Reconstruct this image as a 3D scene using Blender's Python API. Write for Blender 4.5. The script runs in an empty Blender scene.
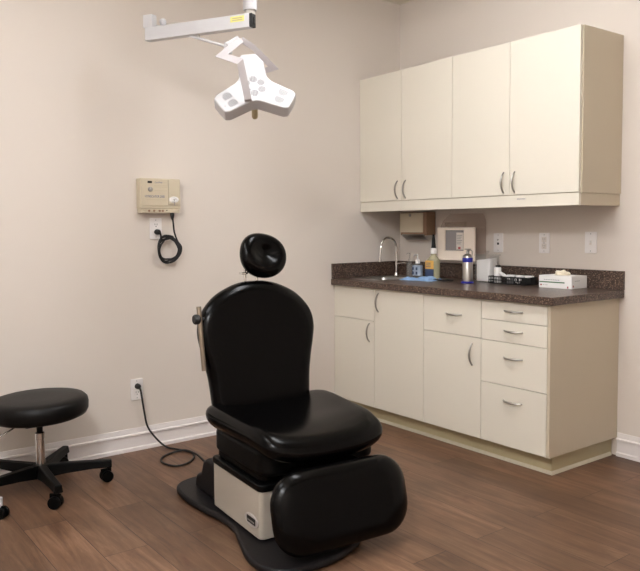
import bpy, bmesh, math, random
from mathutils import Vector, Matrix, Euler
random.seed(7)
C = bpy.context.scene.collection
PI = math.pi
sc = bpy.context.scene

# ------------------------------------------------------------------ camera
YAW, PITCH, ROLL, F = 0.9261, -0.0596, -0.0066, 729.97
cam = bpy.data.cameras.new('camera'); cam.sensor_width = 36; cam.sensor_fit = 'HORIZONTAL'
cam.lens = F / 640 * 36; cam.shift_x = -0.191 / 640; cam.shift_y = -14.795 / 640; cam.clip_start = 0.02
co = bpy.data.objects.new('camera', cam); C.objects.link(co); sc.camera = co
rt = Vector((math.cos(YAW), math.sin(YAW), 0)); fh = Vector((-math.sin(YAW), math.cos(YAW), 0)); Z = Vector((0, 0, 1))
fw = fh * math.cos(PITCH) + Z * math.sin(PITCH); up = -fh * math.sin(PITCH) + Z * math.cos(PITCH)
r2 = rt * math.cos(ROLL) + up * math.sin(ROLL); u2 = -rt * math.sin(ROLL) + up * math.cos(ROLL)
mw = Matrix((r2, u2, -fw)).transposed().to_4x4(); mw.translation = Vector((3.9197, -3.6789, 1.2657))
co.matrix_world = mw

# ------------------------------------------------------------------ world, lights, exposure
w = bpy.data.worlds.new('world'); sc.world = w; w.use_nodes = True
w.node_tree.nodes['Background'].inputs[0].default_value = (1, .98, .95, 1)
w.node_tree.nodes['Background'].inputs[1].default_value = 0.3
sc.view_settings.view_transform = 'Standard'; sc.view_settings.look = 'None'
sc.view_settings.gamma = 1; sc.view_settings.use_curve_mapping = False
sc.view_settings.exposure = 1.25
ADDED_LIGHTS = [(1.2, -3.55, 4.8), (1.75, -1.65, 8.3), (3.3, -4.0, 22.0)]     # added unseen ceiling lights, tuned for wall brightness: x, y, emission strength
LIGHTCOL = (1.0, 1.015, 1.05, 1)

# ------------------------------------------------------------------ materials
def mat(name, col, rough=.5, metal=0, coat=0, spec=.5, emit=None, es=0, alpha=1, trans=0, bump=None):
    m = bpy.data.materials.new(name); m.use_nodes = True
    nt = m.node_tree; b = nt.nodes['Principled BSDF']
    b.inputs['Base Color'].default_value = (*col, 1); b.inputs['Roughness'].default_value = rough
    b.inputs['Metallic'].default_value = metal; b.inputs['Coat Weight'].default_value = coat
    b.inputs['Specular IOR Level'].default_value = spec; b.inputs['Alpha'].default_value = alpha
    b.inputs['Transmission Weight'].default_value = trans
    if emit: b.inputs['Emission Color'].default_value = (*emit, 1); b.inputs['Emission Strength'].default_value = es
    # every material carries a procedural variation
    tc = nt.nodes.new('ShaderNodeTexCoord'); n = nt.nodes.new('ShaderNodeTexNoise')
    n.inputs['Scale'].default_value = bump[0] if bump else 60; n.inputs['Detail'].default_value = 3
    nt.links.new(tc.outputs['Object'], n.inputs['Vector'])
    bp = nt.nodes.new('ShaderNodeBump'); bp.inputs['Strength'].default_value = bump[1] if bump else .02
    bp.inputs['Distance'].default_value = .002
    nt.links.new(n.outputs['Fac'], bp.inputs['Height']); nt.links.new(bp.outputs['Normal'], b.inputs['Normal'])
    return m
def s2l(r, g, b):
    f = lambda c: (c / 255 / 12.92) if c / 255 <= .04045 else ((c / 255 + .055) / 1.055) ** 2.4
    return (f(r), f(g), f(b))
M = {}
M['wall'] = mat('wall_paint', s2l(222, 213, 204), .75, spec=.25, bump=(180, .08))
M['ceiling'] = mat('ceiling_paint', s2l(232, 228, 215), .9, spec=.2, bump=(90, .1))
M['trim'] = mat('white_trim_paint', s2l(236, 230, 228), .35)
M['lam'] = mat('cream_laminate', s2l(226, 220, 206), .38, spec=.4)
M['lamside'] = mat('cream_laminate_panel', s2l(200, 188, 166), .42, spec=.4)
M['kick'] = mat('beige_plinth_laminate', s2l(184, 172, 138), .5)
M['cove'] = mat('pale_cove_moulding', s2l(200, 192, 172), .5)
M['gap'] = mat('dark_joint', (.03, .025, .02), .8)
M['vinyl'] = mat('black_vinyl', (.001, .0009, .001), .22, spec=.16, bump=(9, .25))
M['vinyl2'] = mat('black_stool_vinyl', (.003, .0027, .0027), .42, spec=.22, bump=(300, .15))
M['plastic'] = mat('black_plastic', (.0018, .0018, .0018), .42, spec=.12)
M['charcoal'] = mat('charcoal_plastic', (.008, .007, .008), .45, spec=.22, bump=(500, .15))
M['rubber'] = mat('black_rubber', (.008, .008, .008), .55)
M['chrome'] = mat('chrome', (.75, .74, .72), .12, 1)
M['nickel'] = mat('brushed_nickel', (.42, .40, .37), .28, 1)
M['steel'] = mat('stainless_steel', (.5, .49, .47), .3, 1)
M['silver'] = mat('silver_paint', s2l(196, 191, 188), .3, .25)
M['gold'] = mat('champagne_rod', (.35, .30, .24), .3, 1)
M['enamel'] = mat('white_enamel', s2l(198, 197, 199), .3)
M['enamel_side'] = mat('pale_grey_enamel', s2l(176, 170, 160), .4)
M['yoke'] = mat('pale_grey_painted_metal', s2l(184, 178, 179), .35)
M['vent'] = mat('vent_slot', s2l(50, 48, 50), .8)
M['vent2'] = mat('pale_vent_slot', s2l(120, 118, 120), .8)
M['putty'] = mat('putty_plastic', s2l(204, 192, 168), .45)
M['putty2'] = mat('light_putty_plastic', s2l(210, 198, 174), .4)
M['knob'] = mat('grey_knob', s2l(165, 160, 155), .4)
M['panel'] = mat('cream_painted_metal', s2l(174, 166, 154), .4)
M['plate'] = mat('white_wall_plate', s2l(236, 232, 230), .35)
M['plate_in'] = mat('ivory_device', s2l(222, 214, 206), .4)
M['black'] = mat('flat_black', (.01, .01, .01), .6)
M['blue'] = mat('cobalt_plastic', s2l(38, 44, 150), .3)
M['cloth'] = mat('blue_cloth', s2l(146, 182, 226), .85, bump=(120, .6))
M['white'] = mat('white_plastic', s2l(238, 236, 234), .35)
M['paper'] = mat('white_paper', s2l(240, 238, 236), .8, bump=(60, .6))
M['tissue'] = mat('cream_tissue', s2l(240, 230, 208), .9, bump=(50, .8))
M['green'] = mat('green_ink', s2l(60, 112, 70), .6)
M['red'] = mat('red_ink', s2l(170, 60, 70), .6)
M['grey_ink'] = mat('grey_ink', s2l(150, 150, 150), .6)
M['blue_ink'] = mat('blue_ink', s2l(104, 110, 142), .6)
M['yellow'] = mat('yellow_label', s2l(226, 222, 130), .6)
M['amberlabel'] = mat('amber_label', s2l(232, 182, 96), .5)
M['navylabel'] = mat('navy_label', s2l(62, 78, 110), .5)
M['palelabel'] = mat('pale_blue_label', s2l(170, 185, 205), .5)
M['liquid'] = mat('greenish_clear_plastic', s2l(200, 194, 160), .15, alpha=.6)
M['clear'] = mat('clear_plastic', s2l(225, 225, 220), .1, alpha=.16)
M['smoke'] = mat('smoky_clear_plastic', s2l(205, 175, 155), .12, alpha=.22)
M['window'] = mat('grey_clear_window', s2l(150, 145, 145), .15)
M['sharps'] = mat('ivory_cabinet_plastic', s2l(244, 231, 216), .4)
M['towel'] = mat('bronze_side_metal', s2l(150, 118, 92), .4)
M['towelf'] = mat('cream_front_metal', s2l(216, 204, 180), .35)
M['handle'] = mat('beige_handle_plastic', s2l(206, 190, 150), .5)
M['lightpanel'] = mat('light_diffuser', (1, 1, 1), .5)

def nodes(m): return m.node_tree, m.node_tree.nodes, m.node_tree.links, m.node_tree.nodes['Principled BSDF']
# speckled granite laminate
m = M['counter'] = mat('speckled_brown_laminate', (.05, .04, .035), .28, spec=.5)
nt, N, L, b = nodes(m)
tc = N.new('ShaderNodeTexCoord')
v = N.new('ShaderNodeTexVoronoi'); v.inputs['Scale'].default_value = 210; L.new(tc.outputs['Object'], v.inputs['Vector'])
r = N.new('ShaderNodeValToRGB'); e = r.color_ramp.elements
e[0].position = 0; e[0].color = (*s2l(38, 27, 24), 1); e[1].position = 1; e[1].color = (*s2l(165, 145, 125), 1)
x = r.color_ramp.elements.new(.45); x.color = (*s2l(62, 46, 40), 1); x = r.color_ramp.elements.new(.72); x.color = (*s2l(104, 84, 72), 1)
L.new(v.outputs['Color'], r.inputs['Fac']); L.new(r.outputs['Color'], b.inputs['Base Color'])
# wood plank vinyl floor: planks run along x
m = M['floor'] = mat('wood_plank_vinyl', (.15, .09, .06), .42, spec=.4)
nt, N, L, b = nodes(m)
tc = N.new('ShaderNodeTexCoord')
bk = N.new('ShaderNodeTexBrick'); bk.offset = .37; bk.inputs['Scale'].default_value = 1
bk.inputs['Brick Width'].default_value = 1.22; bk.inputs['Row Height'].default_value = .18
bk.inputs['Mortar Size'].default_value = .0014; bk.inputs['Mortar Smooth'].default_value = .3
bk.inputs['Color1'].default_value = (0, 0, 0, 1); bk.inputs['Color2'].default_value = (1, 1, 1, 1); bk.inputs['Mortar'].default_value = (.5, .5, .5, 1)
L.new(tc.outputs['Object'], bk.inputs['Vector'])
mp = N.new('ShaderNodeMapping'); mp.inputs['Scale'].default_value = (1.3, 15, 1); L.new(tc.outputs['Object'], mp.inputs['Vector'])
# shift grain per plank
add = N.new('ShaderNodeVectorMath'); add.operation = 'MULTIPLY_ADD'; add.inputs[1].default_value = (7, 13, 5)
L.new(bk.outputs['Color'], add.inputs[0]); L.new(mp.outputs['Vector'], add.inputs[2])
n1 = N.new('ShaderNodeTexNoise'); n1.inputs['Scale'].default_value = 1.3; n1.inputs['Detail'].default_value = 9; n1.inputs['Roughness'].default_value = .74; n1.inputs['Distortion'].default_value = 1.2
L.new(add.outputs[0], n1.inputs['Vector'])
n2 = N.new('ShaderNodeTexNoise'); n2.inputs['Scale'].default_value = 3.2; n2.inputs['Detail'].default_value = 4
L.new(tc.outputs['Object'], n2.inputs['Vector'])
r = N.new('ShaderNodeValToRGB'); e = r.color_ramp.elements
e[0].position = .3; e[0].color = (*s2l(80, 54, 39), 1); e[1].position = .72; e[1].color = (*s2l(138, 110, 88), 1)
x = r.color_ramp.elements.new(.5); x.color = (*s2l(110, 81, 61), 1)
L.new(n1.outputs['Fac'], r.inputs['Fac'])
mx = N.new('ShaderNodeMix'); mx.data_type = 'RGBA'; mx.blend_type = 'MULTIPLY'; mx.inputs['Factor'].default_value = 1
mr = N.new('ShaderNodeMapRange'); mr.inputs['To Min'].default_value = .80; mr.inputs['To Max'].default_value = 1.12
L.new(bk.outputs['Color'], mr.inputs['Value']); L.new(r.outputs['Color'], mx.inputs['A']); L.new(mr.outputs['Result'], mx.inputs['B'])
mx3 = N.new('ShaderNodeMix'); mx3.data_type = 'RGBA'; mx3.blend_type = 'MULTIPLY'; mx3.inputs['Factor'].default_value = 1
mr3 = N.new('ShaderNodeMapRange'); mr3.inputs['From Min'].default_value = .35; mr3.inputs['From Max'].default_value = .65; mr3.inputs['To Min'].default_value = .84; mr3.inputs['To Max'].default_value = 1.1
L.new(n2.outputs['Fac'], mr3.inputs['Value']); L.new(mx.outputs['Result'], mx3.inputs['A']); L.new(mr3.outputs['Result'], mx3.inputs['B'])
mx2 = N.new('ShaderNodeMix'); mx2.data_type = 'RGBA'; mx2.inputs['B'].default_value = (*s2l(46, 31, 26), 1)
n4 = N.new('ShaderNodeTexNoise'); n4.inputs['Scale'].default_value = 2.6; n4.inputs['Detail'].default_value = 5; n4.inputs['Roughness'].default_value = .6
mp4 = N.new('ShaderNodeMapping'); mp4.inputs['Scale'].default_value = (1, 3.5, 1); L.new(tc.outputs['Object'], mp4.inputs['Vector']); L.new(mp4.outputs['Vector'], n4.inputs['Vector'])
mr4 = N.new('ShaderNodeMapRange'); mr4.inputs['From Min'].default_value = .62; mr4.inputs['From Max'].default_value = .74; mr4.inputs['To Max'].default_value = .65
L.new(n4.outputs['Fac'], mr4.inputs['Value'])
mx5 = N.new('ShaderNodeMix'); mx5.data_type = 'RGBA'; mx5.inputs['B'].default_value = (*s2l(78, 40, 30), 1)
L.new(mr4.outputs['Result'], mx5.inputs['Factor']); L.new(mx3.outputs['Result'], mx5.inputs['A'])
L.new(bk.outputs['Fac'], mx2.inputs['Factor']); L.new(mx5.outputs['Result'], mx2.inputs['A'])
L.new(mx2.outputs['Result'], b.inputs['Base Color'])
rr = N.new('ShaderNodeMapRange'); rr.inputs['To Min'].default_value = .34; rr.inputs['To Max'].default_value = .55
L.new(n1.outputs['Fac'], rr.inputs['Value']); L.new(rr.outputs['Result'], b.inputs['Roughness'])
# diffuser of the added ceiling lights
def emissive(name, s):
    m = mat(name, (.9, .9, .9), .5, emit=LIGHTCOL[:3], es=s); return m

# ------------------------------------------------------------------ mesh helpers
FRAME = Matrix.Identity(4)
def wmat(o):
    mm = o.matrix_basis.copy()
    return (wmat(o.parent) @ mm) if o.parent else mm
def obj(name, bm, m, parent=None, origin=None, bevel=0, seg=2, sub=0, angle=35, label=None):
    """links bm (world or FRAME coordinates) as ONE mesh object"""
    bm.transform(FRAME)
    if parent: bm.transform(wmat(parent).inverted())
    elif origin: bm.transform(Matrix.Translation(-Vector(origin)))
    bmesh.ops.recalc_face_normals(bm, faces=bm.faces)
    me = bpy.data.meshes.new(name); bm.to_mesh(me); bm.free()
    me.materials.append(m)
    for p in me.polygons: p.use_smooth = True
    me.set_sharp_from_angle(angle=math.radians(angle))
    o = bpy.data.objects.new(name, me); C.objects.link(o)
    if parent: o.parent = parent
    elif origin: o.location = origin
    if bevel:
        md = o.modifiers.new('bevel', 'BEVEL'); md.width = bevel; md.segments = seg; md.limit_method = 'ANGLE'; md.angle_limit = math.radians(30); md.harden_normals = True
    if sub:
        md = o.modifiers.new('subsurf', 'SUBSURF'); md.levels = sub; md.render_levels = sub
    if label: o['label'] = label
    return o
def tag(o, label, cat, group=None):
    o['label'] = label; o['category'] = cat
    if group: o['group'] = group
    return o
def thing(name, label, cat, loc, rz=0, group=None):
    o = bpy.data.objects.new(name, None); C.objects.link(o); o.location = loc; o.rotation_euler = (0, 0, rz)
    o.empty_display_size = .05
    return tag(o, label, cat, group)
def struct(name, bm, m, bevel=0):
    o = obj(name, bm, m, bevel=bevel); o['kind'] = 'structure'; return o
def NB(): return bmesh.new()
def box(bm, x0, x1, y0, y1, z0, z1, mtx=None):
    vs = [bm.verts.new(p) for p in ((x0,y0,z0),(x1,y0,z0),(x1,y1,z0),(x0,y1,z0),(x0,y0,z1),(x1,y0,z1),(x1,y1,z1),(x0,y1,z1))]
    if mtx:
        for q in vs: q.co = mtx @ q.co
    for f in ((3,2,1,0),(4,5,6,7),(0,1,5,4),(1,2,6,5),(2,3,7,6),(3,0,4,7)): bm.faces.new([vs[i] for i in f])
    return bm
def axis_mtx(p, d, upv=Z):
    """matrix: local z along d, origin p"""
    d = Vector(d).normalized(); upv = Vector(upv)
    x = upv.cross(d)
    if x.length < 1e-4: x = Vector((1, 0, 0))
    x.normalize(); y = d.cross(x)
    mm = Matrix((x, y, d)).transposed().to_4x4(); mm.translation = Vector(p); return mm
def lathe(bm, prof, mtx=None, seg=32):
    """prof: (r, z) list, closed with caps"""
    rings = []
    for r, z in prof:
        rings.append([bm.verts.new((r * math.cos(2*PI*k/seg), r * math.sin(2*PI*k/seg), z)) for k in range(seg)])
    if mtx:
        for ring in rings:
            for q in ring: q.co = mtx @ q.co
    for a, b in zip(rings, rings[1:]):
        for k in range(seg): bm.faces.new((a[k], a[(k+1) % seg], b[(k+1) % seg], b[k]))
    bm.faces.new(rings[0][::-1]); bm.faces.new(rings[-1])
    return bm
def cyl(bm, p0, p1, r0, r1=None, seg=20):
    p0 = Vector(p0); p1 = Vector(p1); r1 = r0 if r1 is None else r1
    return lathe(bm, [(r0, 0), (r1, (p1-p0).length)], axis_mtx(p0, p1-p0), seg)
def catmull(pts, n=6):
    P = [Vector(p) for p in pts]; out = []
    for i in range(len(P)-1):
        a = P[max(i-1, 0)]; b = P[i]; c = P[i+1]; d = P[min(i+2, len(P)-1)]
        for k in range(n):
            t = k/n
            out.append(.5*((2*b)+(c-a)*t+(2*a-5*b+4*c-d)*t*t+(3*b-a-3*c+d)*t**3))
    out.append(P[-1]); return out
def tube(bm, pts, r, seg=10, smooth=6, flat=None):
    """round (or flat=(w,h) rectangular) sweep"""
    P = catmull(pts, smooth) if smooth else [Vector(p) for p in pts]
    t0 = (P[1]-P[0]).normalized(); nn = t0.orthogonal().normalized() if abs(t0.z) > .9 else t0.cross(Z).cross(t0).normalized()
    rings = []
    for i, p in enumerate(P):
        t = ((P[min(i+1, len(P)-1)]-P[max(i-1, 0)])).normalized()
        nn = (nn - t*nn.dot(t)).normalized(); bb = t.cross(nn)
        rr = r[min(i, len(r)-1)] if isinstance(r, (list, tuple)) else r
        rings.append([bm.verts.new(p+(nn*math.cos(2*PI*k/seg)+bb*math.sin(2*PI*k/seg))*rr) for k in range(seg)])
    for a, b in zip(rings, rings[1:]):
        for k in range(seg): bm.faces.new((a[k], a[(k+1) % seg], b[(k+1) % seg], b[k]))
    bm.faces.new(rings[0][::-1]); bm.faces.new(rings[-1]); return bm
def bar(bm, pts, nrm, w, t):
    """flat bar through pts, its broad face square to nrm, mitred corners"""
    P = [Vector(p) for p in pts]; nrm = Vector(nrm).normalized(); rings = []
    for i, p in enumerate(P):
        d1 = (P[i]-P[i-1]).normalized() if i else (P[1]-P[0]).normalized()
        d2 = (P[i+1]-P[i]).normalized() if i < len(P)-1 else d1
        s1 = nrm.cross(d1).normalized(); s2 = nrm.cross(d2).normalized(); s = (s1+s2).normalized(); k = 1/max(.5, s.dot(s1))
        rings.append([bm.verts.new(p+s*k*a*w/2+nrm*c*t/2) for a, c in ((-1,-1),(1,-1),(1,1),(-1,1))])
    for a, b in zip(rings, rings[1:]):
        for k in range(4): bm.faces.new((a[k], a[(k+1) % 4], b[(k+1) % 4], b[k]))
    bm.faces.new(rings[0][::-1]); bm.faces.new(rings[-1]); return bm
def prism(bm, outline, z0, z1, mtx=None):
    a = [bm.verts.new((x, y, z0)) for x, y in outline]; b = [bm.verts.new((x, y, z1)) for x, y in outline]
    if mtx:
        for q in a+b: q.co = mtx @ q.co
    n = len(a)
    for k in range(n): bm.faces.new((a[k], a[(k+1) % n], b[(k+1) % n], b[k]))
    bm.faces.new(a[::-1]); bm.faces.new(b); return bm
def rrect(w, h, r, n=5, cx=0, cy=0):
    out = []
    for sx, sy, a0 in ((1,1,0),(-1,1,90),(-1,-1,180),(1,-1,270)):
        for k in range(n+1):
            a = math.radians(a0+90*k/n); out.append((cx+sx*(w/2-r)+r*math.cos(a), cy+sy*(h/2-r)+r*math.sin(a)))
    return out
def smooth_outline(half, n=6):
    """half: (halfwidth, t) from bottom to top; returns a closed, smoothed symmetric outline"""
    pts = [Vector((w_, t, 0)) for w_, t in half]
    P = catmull(pts, n)
    right = [(p.x, p.y) for p in P]; left = [(-p.x, p.y) for p in reversed(P) if p.x > 1e-4]
    return right+left
def pillow(bm, outline, T, r, mtx, curve=None, n=6, inner=7, back=1.0):
    """cushion: outline in local xy, thickness T along z, edge rounding r; curve(x, y) bends it"""
    cx = sum(p[0] for p in outline)/len(outline); cy = (min(p[1] for p in outline)+max(p[1] for p in outline))/2
    size = min(max(p[0] for p in outline)-min(p[0] for p in outline), max(p[1] for p in outline)-min(p[1] for p in outline))/2
    prof = []
    for k in range(n+1):
        a = PI/2*k/n
        prof.append((1-(r/size)*(1-math.cos(a)), T/2*math.sin(a)))
    s0 = prof[-1][0]
    ins = [(s0*(1-(k/inner)), T/2) for k in range(1, inner)]
    full = [(s, -z*back) for s, z in reversed(ins)]+[(s, -z*back) for s, z in reversed(prof[1:])]+prof+ins
    rings = []
    def pt(x, y, z):
        return mtx @ Vector((x, y, z+(curve(x, y) if curve else 0)))
    for s, z in full:
        rings.append([bm.verts.new(pt(cx+(x-cx)*s, cy+(y-cy)*s, z)) for x, y in outline])
    m_ = len(outline)
    for a, b in zip(rings, rings[1:]):
        for k in range(m_): bm.faces.new((a[k], a[(k+1) % m_], b[(k+1) % m_], b[k]))
    for ring, z, fl in ((rings[0], -T/2*back, True), (rings[-1], T/2, False)):
        c = bm.verts.new(pt(cx, cy, z))
        for k in range(m_): bm.faces.new((ring[(k+1) % m_], ring[k], c) if fl else (ring[k], ring[(k+1) % m_], c))
    return bm
def text_mesh(name, s, size, mtx, m, parent, thick=.0004, width=None):
    cu = bpy.data.curves.new(name, 'FONT'); cu.body = s; cu.size = size; cu.extrude = thick; cu.align_x = 'LEFT'
    t = bpy.data.objects.new('text_source', cu); C.objects.link(t)
    dg = bpy.context.evaluated_depsgraph_get(); dg.update()
    me = bpy.data.meshes.new_from_object(t.evaluated_get(dg)); bpy.data.objects.remove(t)
    bm = NB(); bm.from_mesh(me)
    if width:
        xs = [q.co.x for q in bm.verts]; k = width/(max(xs)-min(xs))
        for q in bm.verts: q.co.x *= k
    bm.transform(mtx)
    return obj(name, bm, m, parent)

# ------------------------------------------------------------------ room
XR, YF, ZC = 4.7, -4.75, 2.8536
struct('floor', box(NB(), -.1, XR+.1, YF-.1, .1, -.1, 0), M['floor'])
struct('ceiling', box(NB(), -.1, XR+.1, YF-.1, .1, ZC, ZC+.1), M['ceiling'])
struct('wall_left', box(NB(), -.1, 0, YF-.1, .1, 0, ZC), M['wall'])
struct('wall_back', box(NB(), 0, XR, 0, .1, 0, ZC), M['wall'])
struct('wall_right', box(NB(), XR, XR+.1, YF-.1, .1, 0, ZC), M['wall'])
struct('wall_front', box(NB(), 0, XR, YF-.1, YF, 0, ZC), M['wall'])
BB = [(0, 0), (.016, 0), (.016, .018), (.008, .024), (.008, .085), (.016, .089), (.016, .097), (.007, .101), (.007, .112), (.006, .118), (.005, .129), (0, .129)]
def baseboard(name, p0, p1, n):
    bm = NB(); p0 = Vector(p0); p1 = Vector(p1); n = Vector(n)
    a = [bm.verts.new(p0+n*d+Z*h) for d, h in BB]; b = [bm.verts.new(p1+n*d+Z*h) for d, h in BB]
    k = len(a)
    for i in range(k): bm.faces.new((a[i], a[(i+1) % k], b[(i+1) % k], b[i]))
    bm.faces.new(a); bm.faces.new(b[::-1])
    struct(name, bm, M['trim'])
baseboard('baseboard_left', (0, YF, 0), (0, -.615, 0), (1, 0, 0))
baseboard('baseboard_back', (1.74, 0, 0), (XR, 0, 0), (0, -1, 0))
baseboard('baseboard_right', (XR, 0, 0), (XR, YF, 0), (-1, 0, 0))
baseboard('baseboard_front', (XR, YF, 0), (0, YF, 0), (0, 1, 0))

for i, (lx, ly, s) in enumerate(ADDED_LIGHTS):  # unseen fixtures, added to spread light evenly over walls and cabinets
    t = thing('ceiling_light', ['long surface-mounted ceiling light nearest the rolling stool', 'long surface-mounted ceiling light nearest the wall cabinets', 'long surface-mounted ceiling light behind the camera'][i], 'ceiling light', (lx, ly, ZC))
    obj('housing', box(NB(), lx-.62, lx+.62, ly-.10, ly+.10, ZC-.05, ZC-.0005), M['trim'], t, bevel=.004)
    mtx = Matrix(((0,0,1,0),(1,0,0,0),(0,1,0,0),(0,0,0,1)))
    bm = NB(); prism(bm, [(ly-.16, ZC-.02), (ly-.15, ZC-.07), (ly-.10, ZC-.11), (ly, ZC-.125), (ly+.10, ZC-.11), (ly+.15, ZC-.07), (ly+.16, ZC-.02), (ly+.102, ZC-.02), (ly+.102, ZC-.052), (ly-.102, ZC-.052), (ly-.102, ZC-.02)], lx-.60, lx+.60, mtx)
    obj('diffuser', bm, emissive('glowing_diffuser_%d' % i, s), t)
    for e_ in (-1, 1): obj('end_cap', prism(NB(), [(ly-.163, ZC-.0005), (ly-.163, ZC-.03), (ly-.153, ZC-.075), (ly-.10, ZC-.115), (ly, ZC-.13), (ly+.10, ZC-.115), (ly+.153, ZC-.075), (ly+.163, ZC-.03), (ly+.163, ZC-.0005)], lx+(.621 if e_ > 0 else -.641), lx+(.641 if e_ > 0 else -.621), mtx), M['trim'], t)

# ------------------------------------------------------------------ base cabinets
DX = [0.002, .4165, .858, 1.2955, 1.7365]
YD, YB_ = -.615, -.596
def pull(parent, c, horiz, n=(0, -1, 0), Lh=.060, out=.026):
    """arched bow pull"""
    c = Vector(c); n = Vector(n); a = Vector((1, 0, 0)) if horiz else Z
    pts = []
    for k in range(-6, 7):
        t = k/6; pts.append(c+a*Lh*t+n*(out*(1-t*t)**.8 if abs(t) < 1 else 0))
    pts = [c-a*Lh*.97]+pts+[c+a*Lh*.97]
    bm = NB(); rr = [.0062-.002*abs((i-7)/7) for i in range(15)]
    P = [Vector(p) for p in pts[1:-1]]
    tube(bm, P, [.0042+.0018*(1-abs((i-6)/6)) for i in range(13)], 8, 0)
    return obj('handle', bm, M['nickel'], parent)
G = .0014
def front(kind, parent, x0, x1, z0, z1, h=None, horiz=False):
    o = obj(kind, box(NB(), x0+G, x1-G, YD, YB_, z0+G, z1-G), M['lam'], parent, bevel=.001)
    if h: pull(o, (h[0], YD, h[1]), horiz)
    return o
labels = ['narrow cream base cabinet against the left wall, blank panel above a door',
          'cream base cabinet with one full-height door handled at upper left',
          'cream base cabinet with one drawer above a single door',
          'cream base cabinet with a stack of four drawers at the open end of the run']
ZB, ZT = .102, .8718
for i in range(4):
    x0, x1 = DX[i], DX[i+1]
    t = thing('base_cabinet', labels[i], 'cabinet', (x0, -.3, 0))
    bm = NB(); th = .018
    box(bm, x0+.0005, x0+th, YB_+.001, -.002, ZB, ZT); box(bm, x1-th, x1-.0005, YB_+.001 if i < 3 else YD+.002, -.002, ZB, ZT)
    box(bm, x0+th, x1-th, -.02, -.002, ZB, ZT); box(bm, x0+th, x1-th, YB_+.001, -.02, ZB, ZB+th)
    if i != 0 and i != 1: box(bm, x0+th, x1-th, YB_+.001, -.02, ZT-th, ZT)
    else: box(bm, x0+th, x1-th, YB_+.001, -.58, ZT-.05, ZT)
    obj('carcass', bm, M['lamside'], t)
    obj('plinth', box(NB(), x0+.0005, (x1-.0005 if i < 3 else 1.705), -.548, -.002, 0.0, ZB), M['kick'], t)
    xe = x1 if i < 3 else x1-.018
    if i == 0:
        front('panel', t, x0, x1, .6612, ZT); front('door', t, x0, x1, ZB, .6612, (x1-.048, .585))
    elif i == 1: front('door', t, x0, x1, ZB, ZT, (x0+.04, .785))
    elif i == 2:
        front('drawer', t, x0, x1, .6567, ZT, ((x0+x1)/2+.02, .772), True); front('door', t, x0, x1, ZB, .6567, (x1-.062, .56))
    else:
        for z0, z1, hz in ((.7658, ZT, .822), (.6545, .7658, .717), (.4243, .6545, .575), (ZB, .4243, .345)):
            front('drawer', t, x0, xe, z0, z1, ((x0+x1)/2-.005, hz), True)
bm = NB()
cv = [(0, 0), (.012, 0), (.009, .008), (.003, .014), (0, .016)]
def cove(bm, path):
    rings = []
    for p, n in path: rings.append([bm.verts.new(Vector(p)+Vector(n)*d+Z*h) for d, h in cv])
    for a, b in zip(rings, rings[1:]):
        for k in range(len(cv)): bm.faces.new((a[k], a[(k+1) % 5], b[(k+1) % 5], b[k]))
    bm.faces.new(rings[0]); bm.faces.new(rings[-1][::-1])
cove(bm, [((.002, -.5485, 0), (0, -1, 0)), ((1.7055, -.5485, 0), (1, -1, 0)), ((1.7055, -.018, 0), (1, 0, 0))])
struct('trim_1', bm, M['cove'])

# countertop with sink cut-out
SX0, SX1, SY0, SY1 = .075, .345, -.52, -.225
ct = thing('countertop', 'brown speckled laminate countertop with backsplash along the base cabinets', 'countertop', (.88, -.32, .8735))
bm = NB(); XE, YE, z0, z1 = 1.7664, -.6436, .8735, .9143
prof = [(YE+.004, z0), (YE, z0+.005), (YE, z1-.008), (YE+.003, z1-.002), (YE+.009, z1)]
xs = [0.001, SX0, SX1, XE]; ys = [YE+.009, SY0, SY1, -.001]
def gridbox(bm, xs, ys, z0, z1, skip):
    V = {}
    def g(i, j, k):
        if (i, j, k) not in V: V[(i, j, k)] = bm.verts.new((xs[i], ys[j], (z0, z1)[k]))
        return V[(i, j, k)]
    nx, ny = len(xs)-1, len(ys)-1
    on = lambda i, j: 0 <= i < nx and 0 <= j < ny and (i, j) not in skip
    for i in range(nx):
        for j in range(ny):
            if not on(i, j): continue
            bm.faces.new((g(i,j,1), g(i+1,j,1), g(i+1,j+1,1), g(i,j+1,1))); bm.faces.new((g(i,j+1,0), g(i+1,j+1,0), g(i+1,j,0), g(i,j,0)))
            if not on(i-1, j): bm.faces.new((g(i,j,0), g(i,j,1), g(i,j+1,1), g(i,j+1,0)))
            if not on(i+1, j): bm.faces.new((g(i+1,j,0), g(i+1,j+1,0), g(i+1,j+1,1), g(i+1,j,1)))
            if not on(i, j-1): bm.faces.new((g(i,j,0), g(i+1,j,0), g(i+1,j,1), g(i,j,1)))
            if not on(i, j+1): bm.faces.new((g(i,j+1,0), g(i,j+1,1), g(i+1,j+1,1), g(i+1,j+1,0)))
ys[0] = YE
gridbox(bm, xs, ys, z0, z1, {(1, 1)})
obj('worktop', bm, M['counter'], ct, bevel=.005, seg=3)
bm = NB(); box(bm, .001, XE, -.02, -.001, z1, 1.0178); obj('backsplash', bm, M['counter'], ct, bevel=.002)
bm = NB(); box(bm, .001, .02, YE+.006, -.0205, z1, 1.0178); obj('side_splash', bm, M['counter'], ct, bevel=.002)

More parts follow.
